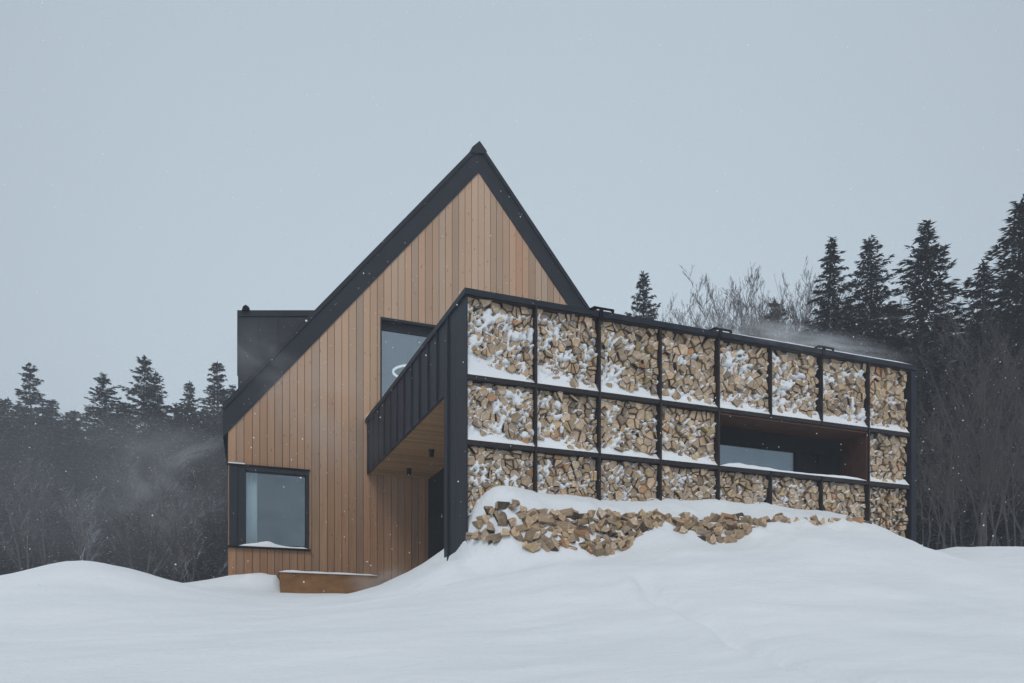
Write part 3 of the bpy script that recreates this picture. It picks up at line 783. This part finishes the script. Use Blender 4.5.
def spruce_proto(seed, h, spread, dens, leaf, mats=('spruce_needles','needle_snow'), bushy=1.0):
    v, f, mi = make_spruce(seed, h, spread, dens, leaf, bushy, .045 if seed < 20 else .012)
    me = np_mesh('crown', v, f, list(mats), mi)
    tm = trunk_mesh(h, .14); me2 = bpy.data.meshes.new('trunk'); me2.from_pydata(tm.v, [], tm.f); me2.materials.append(MATS['bark']); me2.update()
    return (me2, me, h)
SP = [spruce_proto(11, 10, .30, 1.1, .16, bushy=1.3), spruce_proto(12, 10, .27, 1.15, .16, bushy=1.3), spruce_proto(13, 10, .35, 1.1, .16, bushy=1.4), spruce_proto(14, 10, .29, 1.25, .15, bushy=1.3), spruce_proto(15, 10, .33, 1.0, .16, bushy=1.2)]
SPF = [spruce_proto(21, 12, .20, 1.15, .16), spruce_proto(22, 12, .17, 1.1, .16), spruce_proto(23, 12, .23, 1.2, .15)]
SPB = [spruce_proto(31, 10, .30, 1.0, .17, ('spruce_needles_brown','needle_snow'))]
def at(px, Yc):
    Xc = (px-512)/842*Yc; return CAMX+Xc*UX+Yc*UY, CAMY-Xc*UY+Yc*UX
def plant(name, proto, px, py_top, Yc, label, cat, group, names=('trunk','crown'), wide=1.0):
    x, y = at(px, Yc); z = gz(x, y); ztop = CAMZ+(665-py_top)*Yc/842
    s = (ztop-z)/proto[2]
    r_ = empty(name, (x, y, z)); r_.scale = (s*wide, s*wide, s); r_.rotation_euler = (0,0,rng.uniform(0,6.28))
    if cat in ('tree',):      # leaning crowns: scale so that the top, not the trunk axis, reaches the height
        me = proto[1]; co_ = np.empty(len(me.vertices)*3, np.float32); me.vertices.foreach_get('co', co_); co_ = co_.reshape(-1,3)[::7]
        c1_, s1_ = math.cos(r_.rotation_euler.z), math.sin(r_.rotation_euler.z)
        for _ in range(3):
            wx = x+s*wide*(co_[:,0]*c1_-co_[:,1]*s1_); wy = y+s*wide*(co_[:,0]*s1_+co_[:,1]*c1_); wz = z+s*co_[:,2]
            Yd = (wx-CAMX)*UY+(wy-CAMY)*UX; top = (665-842*(wz-CAMZ)/Yd).min(); b_ = 665-842*(z-CAMZ)/Yc
            s *= (b_-py_top)/(b_-top)
        r_.scale = (s*wide, s*wide, s)
    for nm, me in zip(names, proto[:2]):
        o = bpy.data.objects.new(nm, me); COL.objects.link(o); o.parent = r_
    tag(r_, label, cat, group); return r_
LG = 'spruces at the forest edge left of the house'; RG = 'tall spruces behind the right end of the annex'
for px, py, Yc, p, lab in (
    (29,364,33,0,'tallest dark spruce near the left edge with open tiered branches'),
    (8,398,35,1,'short slim spruce just left of the tiered one at the left edge'),
    (52,400,34,3,'mid-height spruce just right of the tiered one at the left edge'),
    (103,374,33.5,2,'broad ragged spruce standing between the left edge group and the double-topped pair'),
    (145,357,33,0,'tall spruce with pointed top, left one of the close pair'),
    (156,372,34,1,'slightly lower spruce, right one of the close pair'),
    (190,382,36,1,'slim hazy spruce between the close pair and the one beside the dormer'),
    (217,362,35,3,'tall pale spruce in blowing snow, nearest to the left roof eave'),
    (233,386,37,2,'spruce half hidden behind the dormer wall'),
    (-18,385,34,2,'spruce cut off by the left edge of the view'),
    (74,418,35,0,'low spruce filling the dip right of the left edge group'),
    (124,404,35,3,'low spruce between the broad ragged one and the close pair'),
    (176,404,34.5,2,'low bushy spruce right below the close pair'),
    (-3,420,32,3,'low spruce at the foot of the left edge group')):
    plant('spruce_tree', SP[p], px, py, Yc, lab, 'spruce', LG)
k = 0
for px in range(-150, 250, 15):
    for rowi, (Yc, lo, hi) in enumerate(((31.5, 430, 475), (37, 398, 445), (42, 395, 435))):
        k += 1
        if rowi == 0 and px > 150 and k % 2: continue
        plant('spruce_tree', SP[k%5], px+rng.uniform(-9,9), rng.uniform(lo,hi), Yc+rng.uniform(-1,1),
              ['dim spruce low in the dark front row of the left forest','dim spruce inside the left forest below the skyline','dim spruce in the deep back row of the left forest'][rowi], 'spruce',
              ['front row of the left forest','inner row of the left forest','back row of the left forest'][rowi], wide=1.25)
for px, py, Yc, pr, lab, w in (
    (643,272,36,SP[1],'single small spruce top rising alone behind the middle of the annex',.8),
    (831,238,29,SPF[1],'slim tall spruce, left one of the twin tops above the annex',1.25),
    (869,238,30,SPF[2],'tall spruce, right one of the twin tops above the annex',1.2),
    (927,222,27,SPF[0],'tallest free-standing pointed spruce right of the twin tops',1.5),
    (1022,200,25,SPF[2],'big dark spruce at the right edge of the view',1.6),
    (983,262,27,SPF[1],'ragged narrow spruce just left of the big one at the right edge',1.6),
    (775,300,34,SPB[0],'small brownish conifer among the bare trees above the annex',1.),
    (850,300,28,SP[2],'low bushy spruce between the twin tops',1.),
    (895,325,28,SP[0],'low spruce filling the gap left of the tallest pointed one',1.),
    (812,330,31,SP[3],'low spruce at the left foot of the twin tops',1.),
    (958,345,27,SP[2],'low wide spruce below the gap at the right',1.1)):
    plant('spruce_tree', pr, px, py, Yc, lab, 'spruce', RG, wide=w)
k = 0
for px in range(800, 1170, 17):
    for rowi, (Yc, lo, hi) in enumerate(((28.5, 350, 395), (33, 325, 370), (38, 305, 360))):
        k += 1
        plant('spruce_tree', (SP[k%5] if k % 3 else SPB[0]), px+rng.uniform(-9,9), rng.uniform(lo,hi), Yc+rng.uniform(-1,1),
              ['dim conifer low in the dark front row of the right forest','dim conifer inside the right forest below the skyline','dim conifer in the deep back row of the right forest'][rowi], 'conifer',
              ['front row of the right forest','inner row of the right forest','back row of the right forest'][rowi], wide=1.35)

# bare trees
def bare_proto(seed, h, stems, spread, r0, depth=4, mat_='twig_bark', bend=.12, rmin=.005):
    rs = random.Random(seed); tr = MB(); br = MB()
    def grow(p, d, L, r, lev):
        n = 4 if lev else 6; pts = [p]; q = p.copy(); dd = d.copy()
        for i in range(n):
            dd = (dd + Vector((rs.gauss(0,bend), rs.gauss(0,bend), rs.gauss(0,bend*.5)+(.16 if lev == 0 else .07)))).normalized(); q = q+dd*L/n; pts.append(q.copy())
        rad = [max(r*(1-.85*i/n), rmin) for i in range(n+1)]
        (tr if lev == 0 else br).tube(pts, rad, 6 if lev == 0 else 3, caps=False)
        if lev < depth:
            kids = rs.randint(9,13) if lev == 0 else rs.randint(4,6)
            for j in range(kids):
                t = rs.uniform(.25 if lev == 0 else .15, 1.0); i = min(int(t*n), n-1); f = t*n-i
                bp = pts[i].lerp(pts[i+1], f); ax = Vector((rs.gauss(0,1), rs.gauss(0,1), 0)).normalized()
                seg = (pts[i+1]-pts[i]).normalized(); nd = (seg + ax*rs.uniform(.28,.7)).normalized()
                grow(bp, nd, L*rs.uniform(.30,.55)*(1.15-t*.5), rad[i]*rs.uniform(.32,.5), lev+1)
    for s in range(stems):
        a = rs.uniform(0,6.28); d = Vector((math.cos(a)*spread, math.sin(a)*spread, 1)).normalized()
        grow(Vector((math.cos(a)*.15, math.sin(a)*.15, -.4)), d, h*rs.uniform(.7,.92), r0*rs.uniform(.7,1.1), 0)
    ms = []
    for mb, nm in ((tr,'trunk'), (br,'branches')):
        me = bpy.data.meshes.new(nm); me.from_pydata([tuple(v) for v in mb.v], [], mb.f); me.materials.append(MATS[mat_]); me.update(); ms.append(me)
    top = max(v[2] for v in tr.v+br.v)
    return (ms[0], ms[1], top)
BT = [bare_proto(41, 9, 4, .16, .09, 4, 'twig_bark', .055, .003), bare_proto(42, 9, 5, .24, .08, 4, 'twig_bark', .065, .003), bare_proto(43, 9, 3, .10, .08, 4, 'twig_bark', .055, .003), bare_proto(44, 9, 4, .20, .09, 4, 'twig_bark', .055, .003)]
BS = [bare_proto(51, 8, 3, .07, .055, 3, 'pale_bark', .09, .004), bare_proto(52, 8, 4, .13, .045, 3, 'pale_bark', .11, .004), bare_proto(53, 8, 2, .05, .045, 3, 'pale_bark', .13, .004)]
BG = 'bare deciduous trees on the skyline behind the annex'
for px, py, Yc, p, lab in (
    (688,276,33,0,'leftmost thin bare tree on the skyline above the annex'),
    (716,282,36,2,'faint slim bare tree second from the left above the annex'),
    (738,264,33,1,'wide fan-shaped bare tree third from the left above the annex'),
    (764,256,32,3,'tallest bare tree in the middle of the skyline row'),
    (786,280,34,0,'bare tree just behind the small brownish conifer'),
    (806,256,31,2,'lean bare tree close to the left of the twin spruces'),
    (962,262,31,1,'bare tree showing in the gap between the pointed spruce and the right edge'),
    (672,292,35,2,'short bare tree just right of the lone spruce top'),
    (703,290,34,1,'low bare tree between the first and second of the skyline row'),
    (727,274,35,0,'bare tree filling the gap before the wide fan-shaped one'),
    (751,262,33,2,'bare tree between the fan-shaped one and the tallest'),
    (776,270,33,3,'bare tree directly behind the brownish conifer, left side'),
    (795,282,33,1,'low bare tree between the brownish conifer and the lean one'),
    (816,272,34,3,'bare tree touching the left twin spruce'),
    (912,290,31,1,'bare tree rising left of the tallest pointed spruce'),
    (975,280,30,2,'thin bare tree next to the ragged narrow spruce'),
    (884,300,33,0,'bare tree top showing between the twin spruces and the pointed one')):
    plant('bare_tree', BT[p], px, py, Yc, lab, 'tree', BG, ('trunk','branches'))
FG = 'bare saplings in front of the right forest'
for px, py, Yc, p, lab in (
    (922,400,22,2,'thin leaning bare sapling closest to the annex end wall'),
    (941,350,22.5,0,'bare forked sapling second from the annex end wall'),
    (957,370,21.5,1,'low branching bare sapling left of the pale trunk clump'),
    (978,300,21.5,1,'pale many-stemmed bare tree, left one of the clump at the right'),
    (990,290,22,0,'pale tall bare tree, right one of the clump at the right'),
    (1008,320,22.5,1,'bare tree bending outwards beyond the clump at the right'),
    (1026,330,21.5,0,'bare tree cut by the right edge of the view'),
    (968,400,24,2,'faint bare sapling deep behind the pale trunk clump'),
    (1045,300,23,1,'bare tree just outside the right edge of the view')):
    plant('bare_tree', BS[p], px, py, Yc, lab, 'tree', FG, ('trunk','branches'))
# snowy shrub left of the gable
SHR = bare_proto(61, 3.0, 5, .75, .022, 3, 'snowy_twigs', .2, .003)
plant('bare_shrub', SHR, 208, 480, 20.5, 'bare shrub with snow on its twigs left of the lower window', 'shrub', None, ('stems','branches'))
plant('bare_shrub', SHR, 165, 500, 23, 'smaller snowy bare shrub behind the hump of snow', 'shrub', None, ('stems','branches'))

LB = [bare_proto(71, 6, 3, .2, .05, 3, 'snowy_twigs', .14, .004), bare_proto(72, 6, 4, .35, .04, 3, 'snowy_twigs', .18, .004)]
for px, py, Yc, p, lab in (
    (30,450,27,0,'snow-dusted bare tree before the left forest, nearest the left edge'),
    (92,470,27,1,'low spreading snow-dusted bare tree rising behind the snow hump'),
    (138,440,28,0,'snow-dusted bare tree between the hump and the snowy shrubs'),
    (196,430,27,1,'taller snow-dusted bare tree behind the shrubs by the gable')):
    plant('bare_tree', LB[p], px, py, Yc, lab, 'tree', 'snow-dusted bare trees before the left forest', ('trunk','branches'))
# ------------------------------------------------------------------ falling snow
nfl = 17000
fx = np.random.uniform(-15, 17, nfl); fy_ = np.random.uniform(-8, 14, nfl); fz = np.random.uniform(1.2, 15, nfl)
ok = (fz > ground(fx, fy_)+.05) & (np.hypot(fx-CAMX, fy_-CAMY) > 6.0) & ~((fy_ > GY-.3) & (fx > -3.2) & (fx < 8.6)) & ~((fy_ > -.1) & (fx > -.1) & (fx < 8.6) & (fz < 7.0))
fx, fy_, fz = fx[ok], fy_[ok], fz[ok]; n = len(fx); s = np.random.uniform(.0025,.0065,n)[:,None]
Cn = np.c_[fx,fy_,fz]; E3 = np.array([[1,0,0],[-1,0,0],[0,1,0],[0,-1,0],[0,0,1],[0,0,-1.]])
st = np.random.uniform(.7,1.6,(n,1,3)); V = (Cn[:,None,:] + E3[None]*s[:,None,:]*st).reshape(-1,3)
T = np.array([[0,2,4],[2,1,4],[1,3,4],[3,0,4],[2,0,5],[1,2,5],[3,1,5],[0,3,5]]); Fc = (np.arange(n)[:,None,None]*6+T[None]).reshape(-1,3)
me = np_mesh('falling_snow', V, Fc, ['flake']); o = bpy.data.objects.new('falling_snow', me); COL.objects.link(o)
tag(o, 'snowflakes drifting through the air in front of the house', 'snowflakes', kind='stuff')

# ------------------------------------------------------------------ haze and blowing snow
HAZE = .0025
volume_mat('haze_air', HAZE, (.88,.92,1.0))
mb = MB(); mb.box(-460, 460, -460, 470, -8, 30); o = mb.build('haze', 'haze_air'); tag(o, 'thin cold snowy air around the whole hillside', 'haze', kind='stuff')
def plume(loc, size, rot, dens, seed, label, ns=2.0, stretch=(1,1,1), lo=.42, hi=.72):
    import bmesh
    bm = bmesh.new(); bmesh.ops.create_icosphere(bm, subdivisions=3, radius=1)
    me = bpy.data.meshes.new('blowing_snow'); bm.to_mesh(me); bm.free()
    m = volume_mat('blowing_snow_%d' % seed, dens, (.93,.96,1), ns, lo, hi, seed*3.3, stretch); me.materials.append(m)
    m.cycles.volume_step_rate = 1.0
    o = bpy.data.objects.new('blowing_snow', me); COL.objects.link(o); o.location = loc; o.scale = size; o.rotation_euler = rot
    tag(o, label, 'blowing snow', kind='stuff')
def atz(px, py, Yc): x, y = at(px, Yc); return (x, y, CAMZ+(665-py)*Yc/842)
plume(atz(165,470,19), (2.6,1.6,1.7), (0,R(-12),R(-21)), .26, 1, 'cloud of blown snow drifting off the left eave across the spruces', 1.5)
plume(atz(196,452,18.2), (1.05,.35,.20), (0,R(-24),R(-21)), 1.0, 2, 'thin bright streak of snow blowing off the left roof eave', 2.2, lo=.35, hi=.65)
plume(atz(320,415,16.8), (1.8,.6,1.5), (0,R(20),R(-21)), .42, 3, 'wisp of blown snow in front of the larch gable', 1.3)
plume(atz(262,360,17.3), (1.3,.6,.9), (0,R(35),R(-21)), .42, 4, 'wisp of blown snow in front of the dormer', 1.4)
plume((5.9,.05,7.08), (2.9,.40,.30), (0,0,0), 2.4, 5, 'spindrift streaming along the coping of the annex', 2.4, stretch=(1.5,1,1), lo=.35, hi=.7)
plume(atz(100,460,25), (8.5,2.5,5.0), (0,0,R(-21)), .050, 7, 'wide veil of blown snow hanging before the left forest', 1.6, lo=.25, hi=.7)
plume((.0,4.9,3.25), (1.1,1.1,.5), (0,0,0), .5, 6, 'puff of spindrift swirling above the porch floor', 1.6)

# ------------------------------------------------------------------ camera, sky, light
cam = bpy.data.cameras.new('camera'); co = bpy.data.objects.new('camera', cam); COL.objects.link(co)
co.location = (CAMX, CAMY, CAMZ); co.rotation_euler = (R(90), 0, -math.atan2(UY, UX))
cam.sensor_width = 36; cam.lens = 842*36/1024; cam.shift_y = (665-341.5)/1024; cam.clip_start = .1; cam.clip_end = 3000
scene.camera = co

SUN_EL, SUN_AZ = R(42), R(205)      # azimuth measured clockwise from +Y
world = bpy.data.worlds.new('World'); scene.world = world; world.use_nodes = True
nt = world.node_tree; nt.nodes.clear(); out = nt.nodes.new('ShaderNodeOutputWorld')
sky = nt.nodes.new('ShaderNodeTexSky'); sky.sky_type = 'NISHITA'; sky.sun_disc = False; sky.sun_elevation = SUN_EL; sky.sun_rotation = SUN_AZ
sky.dust_density = 3; sky.ozone_density = 2
b1 = nt.nodes.new('ShaderNodeBackground'); b1.inputs['Strength'].default_value = .05; nt.links.new(sky.outputs[0], b1.inputs['Color'])
# cloud deck: nearly even grey, brighter towards the zenith
tc = nt.nodes.new('ShaderNodeTexCoord'); sp_ = nt.nodes.new('ShaderNodeSeparateXYZ'); nt.links.new(tc.outputs['Generated'], sp_.inputs[0])
cr = ramp(nt, [(.0, (.375,.43,.478)), (.3, (.368,.43,.478)), (.62, (.335,.393,.442)), (1.0, (.64,.69,.73))]); nt.links.new(sp_.outputs['Z'], cr.inputs['Fac'])
nz = nt.nodes.new('ShaderNodeTexNoise'); nz.inputs['Scale'].default_value = 1.1; nz.inputs['Detail'].default_value = 3; nt.links.new(tc.outputs['Generated'], nz.inputs['Vector'])
# lens vignette put into the sky: brighter towards the hill, darker around it
gd = nt.nodes.new('ShaderNodeVectorMath'); gd.operation = 'DOT_PRODUCT'; nt.links.new(tc.outputs['Generated'], gd.inputs[0])
gv = Vector((UY+.02, UX, .48)).normalized(); gd.inputs[1].default_value = gv
gm = nt.nodes.new('ShaderNodeMapRange'); gm.interpolation_type = 'SMOOTHSTEP'; gm.inputs['From Min'].default_value = .70; gm.inputs['From Max'].default_value = 1.0
gm.inputs['To Min'].default_value = .85; gm.inputs['To Max'].default_value = 1.14; nt.links.new(gd.outputs['Value'], gm.inputs['Value'])
mr = nt.nodes.new('ShaderNodeMapRange'); mr.inputs['To Min'].default_value = .93; mr.inputs['To Max'].default_value = 1.07; nt.links.new(nz.outputs['Fac'], mr.inputs['Value'])
b2 = nt.nodes.new('ShaderNodeBackground'); nt.links.new(cr.outputs[0], b2.inputs['Color']); gmul = nt.nodes.new('ShaderNodeMath'); gmul.operation = 'MULTIPLY'; nt.links.new(mr.outputs[0], gmul.inputs[0]); nt.links.new(gm.outputs[0], gmul.inputs[1]); nt.links.new(gmul.outputs[0], b2.inputs['Strength'])
ms = nt.nodes.new('ShaderNodeMixShader'); ms.inputs[0].default_value = .88
nt.links.new(b1.outputs[0], ms.inputs[1]); nt.links.new(b2.outputs[0], ms.inputs[2]); nt.links.new(ms.outputs[0], out.inputs['Surface'])
sl = bpy.data.lights.new('sun', 'SUN'); so = bpy.data.objects.new('sun', sl); COL.objects.link(so)
sl.energy = .7; sl.angle = R(25); sl.color = (1,.97,.93)
d = Vector((math.sin(SUN_AZ)*math.cos(SUN_EL), math.cos(SUN_AZ)*math.cos(SUN_EL), math.sin(SUN_EL)))
so.rotation_euler = d.to_track_quat('Z', 'Y').to_euler(); so.location = d*60

vs_ = scene.view_settings; vs_.view_transform = 'Standard'; vs_.look = 'None'; vs_.exposure = .48; vs_.gamma = 1
scene.cycles.max_bounces = 6; scene.cycles.diffuse_bounces = 3; scene.cycles.glossy_bounces = 3; scene.cycles.transparent_max_bounces = 8; scene.cycles.volume_bounces = 1
scene.cycles.volume_step_rate = 1.0; scene.cycles.volume_max_steps = 128
print('logs', len(logs), 'heap', len(hp), 'objects', len(scene.objects))
